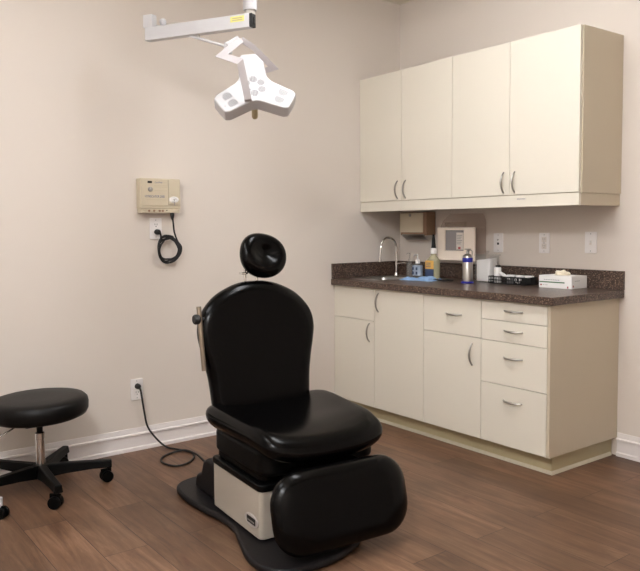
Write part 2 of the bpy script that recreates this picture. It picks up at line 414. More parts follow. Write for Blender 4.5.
# sink
sk = thing('sink', 'small stainless steel drop-in sink in the counter near the left wall', 'sink', ((SX0+SX1)/2, (SY0+SY1)/2, z1))
scx, scy = (SX0+SX1)/2, (SY0+SY1)/2; sw, sh = SX1-SX0, SY1-SY0
bm = NB(); loops = []
for w_, h_, r_, z in ((sw+.035, sh+.035, .03, z1+.0005), (sw+.03, sh+.03, .03, z1+.004), (sw-.004, sh-.004, .035, z1+.003), (sw-.014, sh-.014, .04, z1-.008), (sw-.03, sh-.03, .05, z1-.13), (sw-.07, sh-.07, .05, z1-.15), (.08, .08, .0399, z1-.155)):
    loops.append([bm.verts.new((x, y, z)) for x, y in rrect(w_, h_, r_, 6, scx, scy)])
for a, b in zip(loops, loops[1:]):
    for k in range(len(a)): bm.faces.new((a[k], a[(k+1) % len(a)], b[(k+1) % len(a)], b[k]))
bm.faces.new(loops[-1])
obj('basin', bm, M['steel'], sk, angle=60)
obj('drain', lathe(NB(), [(.037, 0), (.037, .003), (.03, .004), (.022, .001), (.008, .001), (.006, .006)], Matrix.Translation((scx, scy, z1-.1545))), M['chrome'], sk)
# faucet
fx, fy = .160, -.185
ft = thing('faucet', 'tall chrome gooseneck faucet arching over the sink', 'faucet', (fx, fy, z1))
obj('base', lathe(NB(), [(.021, 0), (.022, .006), (.016, .016), (.012, .03)], Matrix.Translation((fx, fy, z1+.0006))), M['chrome'], ft)
pts = [(fx, fy, z1+.02), (fx, fy, z1+.09), (fx, fy, z1+.2)]
for k in range(1, 9):
    a = PI*k/9; pts.append((fx, fy-.072*(1-math.cos(a)), z1+.2+.072*math.sin(a)*1.05))
pts += [(fx, fy-.148, z1+.19), (fx, fy-.152, z1+.13)]
obj('spout', tube(NB(), pts, .0075, 12, 5), M['chrome'], ft)
obj('aerator', cyl(NB(), (fx, fy-.152, z1+.133), (fx, fy-.153, z1+.11), .0095), M['chrome'], ft)
bm = tube(NB(), [(fx+.005, fy, z1+.092), (fx+.05, fy+.02, z1+.10), (fx+.075, fy+.03, z1+.097)], .0045, 8, 4)
cyl(bm, (fx, fy, z1+.078), (fx, fy, z1+.104), .0105); obj('lever', bm, M['chrome'], ft)

# ------------------------------------------------------------------ upper cabinets
UX = [.001, .4198, .8599, 1.2882, 1.7345]; ZU0, ZU1, YU = 1.4342, 2.2762, -.3804
for i in range(2):
    x0, x1 = UX[2*i], UX[2*i+2]
    t = thing('wall_cabinet', ['cream two-door wall cabinet next to the left wall above the sink', 'cream two-door wall cabinet at the open right end of the run'][i], 'cabinet', (x0, -.18, ZU0))
    bm = NB(); th = .018; yb = YU+.020
    box(bm, x0+.0005, x0+th, yb, -.001, ZU0, ZU1); box(bm, x1-th, x1-.0005, yb, -.001, ZU0, ZU1)
    box(bm, x0+th, x1-th, yb, -.001, ZU0, ZU0+th); box(bm, x0+th, x1-th, yb, -.001, ZU1-th, ZU1); box(bm, x0+th, x1-th, -.012, -.001, ZU0+th, ZU1-th)
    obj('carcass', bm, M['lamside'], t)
    for k in range(2):
        a, b = UX[2*i+k], UX[2*i+k+1]
        if i == 1 and k == 1: b -= .006
        d = obj('door', box(NB(), a+G, b-G, YU, YU+.019, ZU0+.003, ZU1), M['lam'], t, bevel=.001)
        pull(d, ((b-.038) if k == 0 else (a+.038), YU, ZU0+.073), False, Lh=.058)
va = thing('light_valance', 'cream light valance board running under the wall cabinets', 'cabinet trim', (.87, -.19, 1.3694))
bm = NB(); box(bm, .001, 1.728, YU+.004, YU+.022, 1.3694, ZU0-.0005); obj('front_board', bm, M['lam'], va, bevel=.001)
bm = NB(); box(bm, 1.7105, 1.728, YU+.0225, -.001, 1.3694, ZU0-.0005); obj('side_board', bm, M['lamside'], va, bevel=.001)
bm = NB(); box(bm, 1.338, 1.40, YU+.0025, YU+.0045, 1.407, 1.419)
st = obj('sticker', bm, M['plate_in'], va, label='small pale grey sticker')
bm = NB()
for k in range(7): box(bm, 1.343+.0075*k, 1.348+.0075*k, YU+.002, YU+.003, 1.4105, 1.4155)
obj('print', bm, M['grey_ink'], st)

# ------------------------------------------------------------------ wall plates
def plate(x, z, axis, name, label, cat, kind):
    """axis 'y': on wall_back facing -y; 'x': on wall_left facing +x"""
    mt = Matrix.Translation((x, 0, z)) @ Matrix.Rotation(PI/2, 4, 'X') if axis == 'y' else Matrix.Translation((0, x, z)) @ Matrix.Rotation(PI/2, 4, 'Z') @ Matrix.Rotation(PI/2, 4, 'X')
    loc = mt.translation
    t = thing(name, label, cat, loc)
    pw, ph = .074, .121
    obj('cover_plate', prism(NB(), rrect(pw, ph, .005, 3), .0005, .006, mt), M['plate'], t, bevel=.002)
    for sy in (-.048, .048): obj('screw', lathe(NB(), [(.003, .006), (.003, .0068)], mt @ Matrix.Translation((0, sy, 0)), 10), M['grey_ink'], t)
    if kind in ('duplex', 'decora'):
        for sy in (-.0195, .0195):
            if kind == 'duplex': o = obj('receptacle', prism(NB(), rrect(.032, .028, .011, 4), .006, .008, mt @ Matrix.Translation((0, sy, 0))), M['plate'], t)
            else: o = obj('receptacle', prism(NB(), rrect(.034, .032, .003, 2), .006, .008, mt @ Matrix.Translation((0, sy, 0))), M['plate_in'], t, bevel=.0008)
            bm = NB()
            for sx in (-.0065, .0065): box(bm, sx-.0014, sx+.0014, sy-.001, sy+.009, .008, .0084, mt)
            lathe(bm, [(.0028, .008), (.0028, .0084)], mt @ Matrix.Translation((0, sy-.008, 0)), 10)
            obj('slot', bm, M['vent'] if kind == 'duplex' else M['grey_ink'], o)
        if kind == 'decora': obj('test_button', box(NB(), -.006, .006, -.002, .002, .008, .009, mt), M['grey_ink'], t)
    elif kind == 'jack':
        obj('jack', prism(NB(), rrect(.014, .014, .002, 2), .006, .0075, mt @ Matrix.Translation((0, -.006, 0))), M['black'], t, label='black jack opening')
        obj('upper_jack', lathe(NB(), [(.005, .006), (.005, .012), (.003, .012)], mt @ Matrix.Translation((0, .018, 0)), 12), M['knob'], t)
    elif kind == 'switch':
        obj('rocker', prism(NB(), rrect(.012, .026, .001, 2), .006, .0085, mt), M['plate_in'], t)
        obj('toggle', box(NB(), -.0035, .0035, -.002, .012, .008, .018, mt), M['plate'], t, bevel=.001)
    return t
plate(.9075, 1.1605, 'y', 'jack_plate', 'white data jack wall plate with a black opening beside the sharps cabinet', 'wall plate', 'jack')
plate(1.251, 1.163, 'y', 'wall_outlet', 'white square-faced outlet on the wall above the tissue box', 'outlet', 'decora')
plate(1.559, 1.170, 'y', 'light_switch', 'white toggle switch plate nearest the open end of the counter', 'light switch', 'switch')
plate(-1.912, 1.264, 'x', 'wall_outlet', 'white outlet just below the putty wall unit with a coiled cord', 'outlet', 'duplex')
plate(-2.047, .351, 'x', 'wall_outlet', 'white outlet low on the left wall above the baseboard', 'outlet', 'duplex')

# ------------------------------------------------------------------ wall unit with coiled cord
un = thing('wall_control_unit', 'putty plastic electrosurgical control box mounted on the left wall above an outlet', 'medical device', (0, -1.905, 1.35))
bm = NB(); box(bm, .001, .092, -2.025, -1.782, 1.375, 1.546); obj('housing', bm, M['putty'], un, bevel=.006)
bm = NB(); box(bm, .092, .098, -2.018, -1.862, 1.392, 1.542); obj('front_panel', bm, M['putty2'], un, bevel=.002)
bm = NB(); box(bm, .091, .101, -1.858, -1.790, 1.398, 1.540); obj('side_panel', bm, M['putty2'], un, bevel=.003)
bm = NB(); box(bm, .001, .088, -2.020, -1.788, 1.352, 1.3748); obj('connector_strip', bm, M['putty'], un, bevel=.003)
for y in (-1.975, -1.945, -1.912, -1.893):
    obj('connector', cyl(NB(), (.086, y, 1.364), (.0945, y, 1.364), .006), M['towel'], un)
obj('small_connector', cyl(NB(), (.086, -1.868, 1.366), (.0925, -1.868, 1.366), .003), M['black'], un)
bm = NB(); box(bm, .0975, .0995, -1.984, -1.958, 1.518, 1.530); obj('display', bm, M['black'], un)
kb = obj('dial', lathe(NB(), [(.013, 0), (.0125, .014), (.010, .016)], axis_mtx((.098, -1.970, 1.484), (1, 0, 0))), M['knob'], un)
obj('pointer', box(NB(), .114, .1148, -1.971, -1.969, 1.484, 1.493), M['white'], kb)
RX = Matrix.Rotation(PI/2, 4, 'Z') @ Matrix.Rotation(PI/2, 4, 'X')
text_mesh('lettering', 'HYFRECATOR 2000', .019, Matrix.Translation((.0984, -2.002, 1.438)) @ RX, M['blue_ink'], un, width=.118)
text_mesh('maker_lettering', 'ConMed', .013, Matrix.Translation((.0984, -1.942, 1.519)) @ RX, M['blue_ink'], un, width=.045)
bm = NB(); box(bm, .098, .0986, -1.890, -1.870, 1.520, 1.526)
obj('print', bm, M['putty'], un)
bm = NB()
for z in (1.505, 1.497, 1.476, 1.425): box(bm, .098, .0984, -1.945 if z > 1.43 else -1.99, -1.868, z, z+.0012)
obj('panel_line', bm, M['kick'], un)
obj('cord_cradle', lathe(NB(), [(.030, 0), (.027, .008), (.014, .011), (.010, .004)], axis_mtx((.1005, -1.826, 1.428), (1, 0, 0)) @ Matrix.Scale(.62, 4, (0, 1, 0))), M['white'], un, label='pale dished cord cradle')
obj('cradle_hook', cyl(NB(), (.116, -1.826, 1.395), (.104, -1.826, 1.43), .003), M['knob'], un)
un.scale = (.68, 1, 1)
# coiled cord
bm = NB(); pts = [(.055, -1.832, 1.352), (.058, -1.832, 1.325), (.055, -1.826, 1.285), (.05, -1.818, 1.24)]
cc = Vector((.045, -1.852, 1.146))
for k in range(0, 56):
    a = PI*.2 - 2*PI*k/14; rr = .064+.009*math.sin(k*.37+.5)+.003*math.sin(k*1.7); pts.append(cc+Vector((.012*math.sin(k*.9), rr*math.cos(a), rr*math.sin(a)*1.08)))
pts += [(.05, -1.895, 1.20), (.045, -1.900, 1.225), (.045, -1.905, 1.242)]
cd = thing('power_cord', 'black coiled cord hanging beneath the putty wall unit', 'cord', (.05, -1.85, 1.15))
obj('cable', tube(bm, pts, .0052, 8, 3), M['rubber'], cd)
bm = lathe(NB(), [(.0115, 0), (.012, .012), (.008, .03), (.005, .038)], axis_mtx((.055, -1.832, 1.3515), (0, 0, -1))); obj('strain_relief', bm, M['rubber'], cd)
bm = lathe(NB(), [(.014, 0), (.016, .006), (.015, .024), (.009, .032)], axis_mtx((.0085, -1.912, 1.2445), (1, .25, -.05))); obj('plug', bm, M['rubber'], cd)
# floor cord from the low outlet to the chair
pts = [(.03, -2.047, .371), (.045, -2.045, .36), (.045, -2.038, .33), (.035, -2.018, .22), (.035, -1.998, .13), (.045, -1.945, .05), (.075, -1.905, .008), (.135, -1.88, .006), (.239, -1.838, .006), (.334, -1.862, .006),
       (.407, -1.935, .006), (.415, -2.01, .006), (.324, -2.042, .006), (.241, -2.009, .006), (.193, -1.926, .006), (.215, -1.855, .013), (.329, -1.841, .013), (.449, -1.855, .006), (.56, -1.87, .006), (.64, -1.88, .006), (.668, -1.882, .007)]
cd = thing('power_cord', 'black cord running from the low outlet down to a loose loop on the floor', 'cord', (.3, -1.95, 0))
obj('cable', tube(NB(), pts, .0055, 8, 6), M['rubber'], cd)
obj('plug', lathe(NB(), [(.013, 0), (.016, .004), (.015, .022), (.009, .032), (.006, .036)], axis_mtx((.0085, -2.047, .3705), (1, 0, 0))), M['rubber'], cd)

# ------------------------------------------------------------------ procedure chair
CX, CY, CR = 1.10, -1.895, math.radians(-5)
ch = thing('procedure_chair', 'black upholstered power procedure chair with headrest in the middle of the room', 'medical chair', (CX, CY, 0), CR)
FRAME = Matrix.Translation((CX, CY, 0)) @ Matrix.Rotation(CR, 4, 'Z')
half = [(0, -.40), (.2, -.395), (.30, -.33), (.325, -.18), (.31, 0), (.28, .16), (.285, .32), (.315, .47), (.31, .58), (.24, .66), (.13, .70), (0, .715)]
ol = [(t, w_) for w_, t in smooth_outline([(a, b) for a, b in half], 5)]
ol = [(-.40, 0), (-.395, -.2), (-.33, -.30), (-.18, -.325), (0, -.31), (.14, -.285), (.27, -.285), (.40, -.32), (.54, -.355), (.66, -.345), (.73, -.27), (.735, -.12), (.69, .02), (.62, .12), (.50, .19), (.32, .25), (.14, .285), (0, .31), (-.18, .325), (-.33, .30), (-.395, .2)]
ol = [(p.x, p.y) for p in catmull([(a_, b_, 0) for a_, b_ in ol+ol[:1]], 5)[:-1]]
bm = NB(); prism(bm, ol, .004, .034)
obj('foot_plate', bm, M['charcoal'], ch, bevel=.014, seg=4)
bm = NB(); prism(bm, [(-.27, .03), (-.25, .10), (-.19, .125), (-.165, .185), (-.12, .205), (.012, .205), (.012, .03)], -.235, .235, Matrix.Rotation(PI/2, 4, 'X'))
obj('motor_cover', bm, M['charcoal'], ch, bevel=.02, seg=4)
PX0, PX1, PYW = .015, .475, .262
bm = NB(); prism(bm, rrect(PX1-PX0, 2*PYW, .022, 6, (PX0+PX1)/2, 0), .043, .232); obj('base_cover', bm, M['panel'], ch, bevel=.003, label='cream painted base cover')
bm = NB(); prism(bm, rrect(PX1-PX0+.012, 2*PYW+.010, .028, 6, (PX0+PX1)/2, 0), .2325, .262); obj('cover_rim', bm, M['plastic'], ch, bevel=.008, seg=3)
bm = NB(); prism(bm, rrect(PX1-PX0-.02, 2*PYW-.03, .035, 6, (PX0+PX1)/2, 0), .262, .305); obj('lift_housing', bm, M['plastic'], ch, bevel=.012, seg=3)
# badge
bt = Matrix.Translation((.402, -PYW, .102)) @ Matrix.Rotation(PI/2, 4, 'X')
bd = obj('badge', prism(NB(), [(.060*math.cos(2*PI*k/28), .0265*math.sin(2*PI*k/28)) for k in range(28)], 0, .004, bt), M['silver'], ch, bevel=.0015, label='oval chrome badge')
obj('badge_inset', prism(NB(), rrect(.074, .027, .003, 2), .004, .0048, bt), M['black'], bd)
bm = NB()
for k in range(6): box(bm, -.030+.010*k, -.0235+.010*k, -.007, .0, .0048, .0052, bt)
obj('badge_print', bm, M['knob'], bd)
# seat
half = [(0, -.02), (.16, -.02), (.265, .0), (.305, .05), (.312, .13), (.305, .25), (.297, .38), (.285, .50), (.255, .575), (.15, .608), (0, .615)]
ol = [(t, w_) for w_, t in smooth_outline(half, 5)]
bm = NB(); pillow(bm, ol, .105, .055, Matrix.Translation((0, 0, .438)), curve=lambda x, y: .030*(abs(y)/.3)**2.5+.006*math.exp(-((x-.45)/.09)**2)-.010-.034*max(0, x/.6)**3)
obj('seat', bm, M['vinyl'], ch, angle=80)
bm = NB(); prism(bm, rrect(.50, .54, .07, 6, .275, 0), .300, .40); obj('seat_frame', bm, M['plastic'], ch, bevel=.02, seg=4)
# backrest
BT = math.radians(7)
half = [(0, -.02), (.18, -.02), (.235, 0), (.243, .05), (.252, .15), (.266, .23), (.284, .31), (.293, .375), (.280, .44), (.243, .495), (.19, .54), (.115, .575), (.05, .590), (0, .592)]
ol = smooth_outline(half, 5)
bmx = Matrix.Translation((.035, -.021, .435)) @ Matrix.Rotation(-BT, 4, 'Y') @ Matrix(((0,0,1,0),(1,0,0,0),(0,1,0,0),(0,0,0,1)))
bm = NB(); pillow(bm, ol, .10, .05, bmx, curve=lambda x, y: .008*(abs(x)/.3)**2.2)
obj('backrest', bm, M['vinyl'], ch, angle=80)
bm = NB(); prism(bm, rrect(.42, .40, .05, 5, 0, .22), -.085, -.045, bmx); obj('backrest_shell', bm, M['plastic'], ch, bevel=.015, seg=3)
# headrest
hmx = Matrix.Translation((-.045, .026, 1.136)) @ Matrix.Rotation(math.radians(-10), 4, 'X') @ Matrix.Rotation(-math.radians(14), 4, 'Y') @ Matrix(((0,0,1,0),(1,0,0,0),(0,1,0,0),(0,0,0,1)))
ol = [(.118*abs(math.cos(2*PI*k/44))**.92*(1 if math.cos(2*PI*k/44) > 0 else -1), .106*abs(math.sin(2*PI*k/44))**.92*(1 if math.sin(2*PI*k/44) > 0 else -1)) for k in range(44)]
bm = NB(); pillow(bm, ol, .095, .05, hmx, curve=lambda x, y: .018*(abs(x)/.12)**2-.026*math.exp(-(x/.06)**2-((y-.005)/.04)**2))
hr = obj('headrest', bm, M['vinyl'], ch, angle=80, sub=1)
for y in (-.055, .006):
    o = obj('headrest_post', cyl(NB(), (-.055, y, .97), (-.062, y, 1.10), .006), M['chrome'], ch, label='chrome headrest post')
obj('headrest_latch', box(NB(), -.075, -.045, -.078, -.045, 1.052, 1.062), M['chrome'], ch, bevel=.003)
# side rail with clamp
ra = obj('side_rail', cyl(NB(), (.01, -.312, .925), (.042, -.305, .648), .0105), M['gold'], ch, label='pale metal rail')
obj('clamp_knob', lathe(NB(), [(.018, 0), (.022, .006), (.022, .022), (.016, .028)], axis_mtx((.014, -.338, .870), (0, 1, 0))), M['rubber'], ra)
obj('rail_bracket', cyl(NB(), (.014, -.32, .870), (.01, -.25, .87), .007), M['rubber'], ra)
# leg rest
LT = math.radians(14)
lmx = Matrix.Translation((.665, -.010, .202)) @ Matrix.Rotation(-LT, 4, 'Y') @ Matrix(((0,0,1,0),(1,0,0,0),(0,1,0,0),(0,0,0,1)))
ol = rrect(.61, .31, .12, 8)
bm = NB(); pillow(bm, ol, .105, .052, lmx, curve=lambda x, y: .008*(abs(x)/.3)**2)
obj('leg_rest', bm, M['vinyl'], ch, angle=80)
bm = NB(); prism(bm, rrect(.40, .20, .03, 5, 0, .02), -.085, -.045, lmx); obj('leg_rest_bracket', bm, M['plastic'], ch, bevel=.01)
bm = NB(); box(bm, .44, .60, -.15, .15, .24, .33); obj('leg_rest_arm', bm, M['plastic'], ch, bevel=.015, seg=3)
FRAME = Matrix.Identity(4)

# ------------------------------------------------------------------ rolling stool
SX, SY = .290, -2.668
so = thing('rolling_stool', 'round black rolling stool with chrome column beside the left wall', 'stool', (SX, SY, 0))
T0 = Matrix.Translation((SX, SY, 0))
tl = T0 @ Matrix.Translation((0, 0, .36)) @ Matrix.Rotation(math.radians(1.5), 4, 'X')
obj('seat', lathe(NB(), [(.10, -.012), (.20, -.006), (.222, .004), (.231, .022), (.233, .05), (.229, .072), (.214, .086), (.18, .092), (.09, .094), (.01, .094)], tl, 64), M['vinyl2'], so, angle=60)
obj('seat_plate', box(NB(), SX-.09, SX+.09, SY-.09, SY+.09, .325, .348), M['plastic'], so, bevel=.008)
obj('inner_post', cyl(NB(), (SX, SY, .26), (SX, SY, .326), .0145), M['plastic'], so)
obj('column', lathe(NB(), [(.022, .115), (.022, .245), (.024, .247), (.024, .275), (.019, .28)], T0), M['chrome'], so, label='chrome column')
obj('height_lever', tube(NB(), [(SX-.01, SY-.06, .335), (SX, SY-.10, .325), (SX+.005, SY-.19, .285)], .004, 8, 3), M['chrome'], so)
obj('hub', lathe(NB(), [(.03, .055), (.042, .07), (.045, .105), (.034, .118)], T0), M['plastic'], so)
RA = .318
for k, ad in enumerate((0, 73, 145, 216, 288)):
    a = math.radians(ad-3); R = T0 @ Matrix.Rotation(a, 4, 'Z')
    bm = NB()
    secs = [(.03, .026, .055, .118), (.12, .024, .066, .116), (.24, .022, .074, .112), (RA+.016, .021, .072, .109)]
    rings = []
    for x, hw, a0, a1 in secs: rings.append([bm.verts.new(R @ Vector(p)) for p in ((x, -hw, a0), (x, hw, a0), (x, hw*.75, a1), (x, -hw*.75, a1))])
    for p, q in zip(rings, rings[1:]):
        for j in range(4): bm.faces.new((p[j], p[(j+1) % 4], q[(j+1) % 4], q[j]))
    bm.faces.new(rings[0][::-1]); bm.faces.new(rings[-1])
    lg = obj('leg', bm, M['plastic'], so, bevel=.005, seg=3)
    W = R @ Matrix.Translation((RA, 0, 0)) @ Matrix.Rotation(math.radians((50, 20, -62, 160, 40)[k]), 4, 'Z')
    bm = NB()
    for s in (-1, 1): lathe(bm, [(.008, -.011), (.027, -.0105), (.029, -.006), (.029, .006), (.027, .0105), (.008, .011)], W @ Matrix.Translation((-.012, s*.016, .0292)) @ Matrix.Rotation(PI/2, 4, 'X'), 24)
    wh = obj('caster', bm, M['plastic'], lg)
    bm = NB(); box(bm, -.040, .014, -.005, .005, .026, .068, W); cyl(bm, W @ Vector((0, 0, .05)), W @ Vector((0, 0, .075)), .008)
    obj('caster_hood', bm, M['plastic'], lg, bevel=.003)

# ------------------------------------------------------------------ rolling stand, mostly outside the frame
sx_, sy_ = .45, -3.34
stn = thing('rolling_stand', 'rolling stand at the left edge whose pale leg ends in a black caster', 'stand', (sx_, sy_, 0))
obj('pole', cyl(NB(), (sx_, sy_, .09), (sx_, sy_, .85), .013), M['chrome'], stn)
obj('tray', prism(NB(), rrect(.30, .40, .03, 5, sx_, sy_-.1), .85, .872), M['steel'], stn, bevel=.004)
obj('hub', cyl(NB(), (sx_, sy_, .06), (sx_, sy_, .11), .03), M['enamel'], stn)
for k, (ex, ey) in enumerate(((.565, -2.925), (.15, -3.62), (.72, -3.68))):
    d = Vector((ex-sx_, ey-sy_, 0)); e_ = Vector((ex, ey, 0))
    bm = tube(NB(), [(sx_, sy_, .085), (sx_+d.x*.5, sy_+d.y*.5, .085), (ex, ey, .08)], .011, 10, 2); cyl(bm, (ex, ey, .052), (ex, ey, .092), .0135)
    lg = obj('leg', bm, M['enamel'], stn, label='pale grey leg')
    W = Matrix.Translation(e_) @ Matrix.Rotation(.7, 4, 'Z'); bm = NB()
    for s in (-1, 1): lathe(bm, [(.008, -.007), (.024, -.0065), (.026, -.004), (.026, .004), (.024, .0065), (.008, .007)], W @ Matrix.Translation((.012, s*.014, .026)) @ Matrix.Rotation(PI/2, 4, 'X'), 24)
    box(bm, -.008, .026, -.006, .006, .02, .056, W)
    obj('caster', bm, M['plastic'], lg)

# ------------------------------------------------------------------ ceiling-mounted exam light
el = thing('examination_light', 'white three-lobed examination light on a jointed arm hanging from the ceiling', 'surgical light', (.956, -1.850, ZC))
obj('ceiling_tube', lathe(NB(), [(.031, 2.275), (.033, 2.28), (.033, ZC-.03), (.06, ZC-.028), (.06, ZC-.001)], Matrix.Translation((.956, -1.850, 0))), M['enamel'], el)
obj('tube_print', prism(NB(), rrect(.036, .012, .001, 1), 0, .002, Matrix.Translation((.956+.033*.76, -1.850-.033*.65, 2.326)) @ Matrix.Rotation(math.atan2(-.65, .76)+PI/2, 4, 'Z') @ Matrix.Rotation(PI/2, 4, 'X')), M['vent2'], el)
obj('swivel', cyl(NB(), (.956, -1.850, 2.25), (.956, -1.850, 2.276), .024), M['enamel_side'], el)
A = Vector((.978, -1.858, 2.222)); B = Vector((.452, -2.139, 2.225)); dd = (B-A).normalized()
bmx = Matrix((dd, Z.cross(dd), Z)).transposed().to_4x4(); bmx.translation = A; LB = (B-A).length
obj('radial_arm', box(NB(), .0, LB, -.02, .02, -.032, .032, bmx), M['enamel'], el, bevel=.003)
bm = box(NB(), -.014, 0, -.018, .018, -.03, .03, bmx); box(bm, -.02, -.012, -.006, .006, -.012, .012, bmx)
obj('arm_end_cap', bm, M['black'], el, label='black end cap')
yl = obj('warning_label', box(NB(), .025, .10, .0195, .0207, -.002, .024, bmx), M['yellow'], el, label='yellow label')
bm = NB()
for k in range(2): box(bm, .035, .09, .0205, .0212, .004+.009*k, .008+.009*k, bmx)
obj('label_print', bm, M['kick'], yl)
obj('elbow_bracket', box(NB(), LB-.045, LB+.012, -.02, .018, .032, .095, bmx), M['enamel'], el, bevel=.003)
obj('elbow_joint', lathe(NB(), [(.008, 0), (.017, .004), (.018, .018), (.012, .024)], axis_mtx(bmx @ Vector((LB-.085, .0, .052)), -dd)), M['enamel'], el)
J = Vector((.903, -1.939, 2.106)); E0 = bmx @ Vector((LB-.03, -.03, .05))
obj('balance_arm', tube(NB(), [E0, E0.lerp(J, .5), J], .0065, 10, 0), M['enamel'], el)
obj('balance_rod', tube(NB(), [bmx @ Vector((LB-.06, -.03, .052)), bmx @ Vector((LB-.26, -.03, .036)), E0.lerp(J, .62)], .0035, 8, 2), M['enamel_side'], el)
# lamp head frame
Hc = Vector((1.027, -1.877, 1.914)); el_ = math.radians(29)
hz = Vector((.849, -.529, 0)); nrm = hz*math.cos(el_)+Z*math.sin(el_); e1 = Vector((.529, .849, 0)); e2 = nrm.cross(e1)
ro = math.radians(5); a1 = e1*math.cos(ro)+e2*math.sin(ro); a2 = -e1*math.sin(ro)+e2*math.cos(ro)
H = Matrix((a1, a2, nrm)).transposed().to_4x4(); H.translation = Hc
RLb, wl = .192, .112
ol = []
for ad in (90, 210, 330):
    a = math.radians(ad); u = Vector((math.cos(a), math.sin(a))); s = Vector((-u.y, u.x))
    for lat, rr_ in ((-1, RLb-.02), (-.78, RLb), (0, RLb+.002), (.78, RLb), (1, RLb-.02)):
        p = u*rr_+s*lat*wl/2; ol.append((p.x, p.y))
    for dk in (48, 60, 72):
        b_ = math.radians(ad+dk); q = .083 if dk == 60 else .087; ol.append((q*math.cos(b_), q*math.sin(b_)))
bm = NB(); prism(bm, ol, -.070, 0, H)
lh = obj('lamp_head', bm, M['enamel'], el, bevel=.008, seg=3)
ls = obj('lamp_face', prism(NB(), [(x*.9, y*.9) for x, y in ol], -.075, -.0705, H), M['enamel_side'], lh)
def dots(cx, cy, rot, nx, ny, d, r, m, keep=lambda i, j: True):
    bm = NB(); R_ = H @ Matrix.Translation((cx, cy, 0)) @ Matrix.Rotation(rot, 4, 'Z')
    for i in range(nx):
        for j in range(ny):
            if keep(i, j): lathe(bm, [(r, 0), (r, .0008)], R_ @ Matrix.Translation(((i-(nx-1)/2)*d, (j-(ny-1)/2)*d, 0)), 8)
    return obj('vent', bm, m, lh)
rnd = lambda i, j: (i-2)**2+(j-2)**2 < 7
for ad in (210, 330):
    a = math.radians(ad); u = Vector((math.cos(a), math.sin(a))); s = Vector((-u.y, u.x))
    for k in (-1, 1):
        p = u*.135+s*k*.0225; dots(p.x, p.y, a, 5, 4, .0088, .0031, M['vent'], rnd)
for k in range(6):
    a = math.radians(60*k+30); dots(.040*math.cos(a), .040*math.sin(a), a, 5, 5, .0068, .0026, M['vent2'], rnd)
bm = NB()
for ad in (210, 330):
    a = math.radians(ad); lathe(bm, [(.002, 0), (.002, .001)], H @ Matrix.Translation((.175*math.cos(a+.12), .175*math.sin(a+.12), 0)), 8)
obj('face_screw', bm, M['vent'], lh)
hb = H @ Vector((0.0, -.025, -.075))
obj('handle', lathe(NB(), [(.018, 0), (.013, .01), (.014, .03), (.0155, .115), (.013, .122)], axis_mtx(hb, -nrm)), M['handle'], el, label='beige focusing handle')
def hp(x, y, z): return H @ Vector((x, y, z))
FRAME = Matrix.Identity(4)
camd = Vector((.849, -.529, -.05))
def ray_off(px, py, off): # point in the plane through the head centre facing the room's middle
    return Hc + e1*(px/218.0) + (Z)*(-py/218.0) + hz*off
K = ray_off(-12, -44, .02)
yk = bar(NB(), [ray_off(-12, -44, .03), ray_off(-31, -26, .075), ray_off(-13, -19, .105), ray_off(-6, 16, .065), ray_off(-6, 18, .01)], hz, .032, .008)
obj('yoke', yk, M['yoke'], el, bevel=.002)
yk = bar(NB(), [ray_off(-12, -44, .03), ray_off(0, -38, .0), ray_off(20, -21, -.06), ray_off(12, -19, -.075)], hz, .026, .007)
obj('yoke', yk, M['yoke'], el, bevel=.002)
bm = NB(); cyl(bm, ray_off(-26, -38, .02), ray_off(-14, -45, .02), .017); box(bm, -.015, .015, -.015, .015, -.025, .025, Matrix.Translation(J+Vector((0, 0, -.006))) @ Matrix.Rotation(.5, 4, 'Z'))
obj('yoke_joint', bm, M['enamel'], el, bevel=.003)
obj('yoke_screw', cyl(NB(), ray_off(-12, 17, .02), ray_off(-1, 17, -.01), .008), M['enamel_side'], el)

# ------------------------------------------------------------------ towel dispenser
td = thing('towel_dispenser', 'metal paper towel dispenser under the wall cabinet above the faucet', 'towel dispenser', (.23, 0, 1.19))
bm = NB(); box(bm, .105, .36, -.092, -.001, 1.205, 1.365); obj('housing', bm, M['towel'], td, bevel=.004)
bm = NB(); box(bm, .104, .332, -.1005, -.0925, 1.225, 1.360); obj('front_cover', bm, M['towelf'], td, bevel=.003)
obj('lock', cyl(NB(), (.21, -.1005, 1.345), (.21, -.104, 1.345), .011), M['nickel'], td)
bm = NB(); prism(bm, [(-.100, 1.212), (-.092, 1.198), (-.05, 1.172), (-.02, 1.180), (-.02, 1.204), (-.092, 1.214)], .125, .34, Matrix(((0,0,1,0),(1,0,0,0),(0,1,0,0),(0,0,0,1)))); obj('lip', bm, M['steel'], td)

# ------------------------------------------------------------------ sharps cabinet
sp = thing('sharps_cabinet', 'ivory wall cabinet with grey window and smoky clear lid holding a sharps container', 'sharps container', (.66, 0, 1.03))
bm = NB()
fr = [(.500, 1.042, .825, 1.260)]
gx = [.505, .571, .733, .822]; gz = [1.043, 1.108, 1.240, 1.258]
V = {}
for k, y in enumerate((-.135, -.118)):
    for i, x in enumerate(gx):
        for j, z in enumerate(gz): V[i, j, k] = bm.verts.new((x, y, z))
for i in range(3):
    for j in range(3):
        if (i, j) == (1, 1): continue
        for k in (0, 1): bm.faces.new((V[i,j,k], V[i+1,j,k], V[i+1,j+1,k], V[i,j+1,k]))
def ringf(i0, i1, j0, j1):
    path = [(i, j0) for i in range(i0, i1)]+[(i1, j) for j in range(j0, j1)]+[(i, j1) for i in range(i1, i0, -1)]+[(i0, j) for j in range(j1, j0, -1)]
    for a, b in zip(path, path[1:]+path[:1]): bm.faces.new((V[(*a, 0)], V[(*b, 0)], V[(*b, 1)], V[(*a, 1)]))
ringf(0, 3, 0, 3); ringf(1, 2, 1, 2)
obj('front_frame', bm, M['sharps'], sp, bevel=.004)
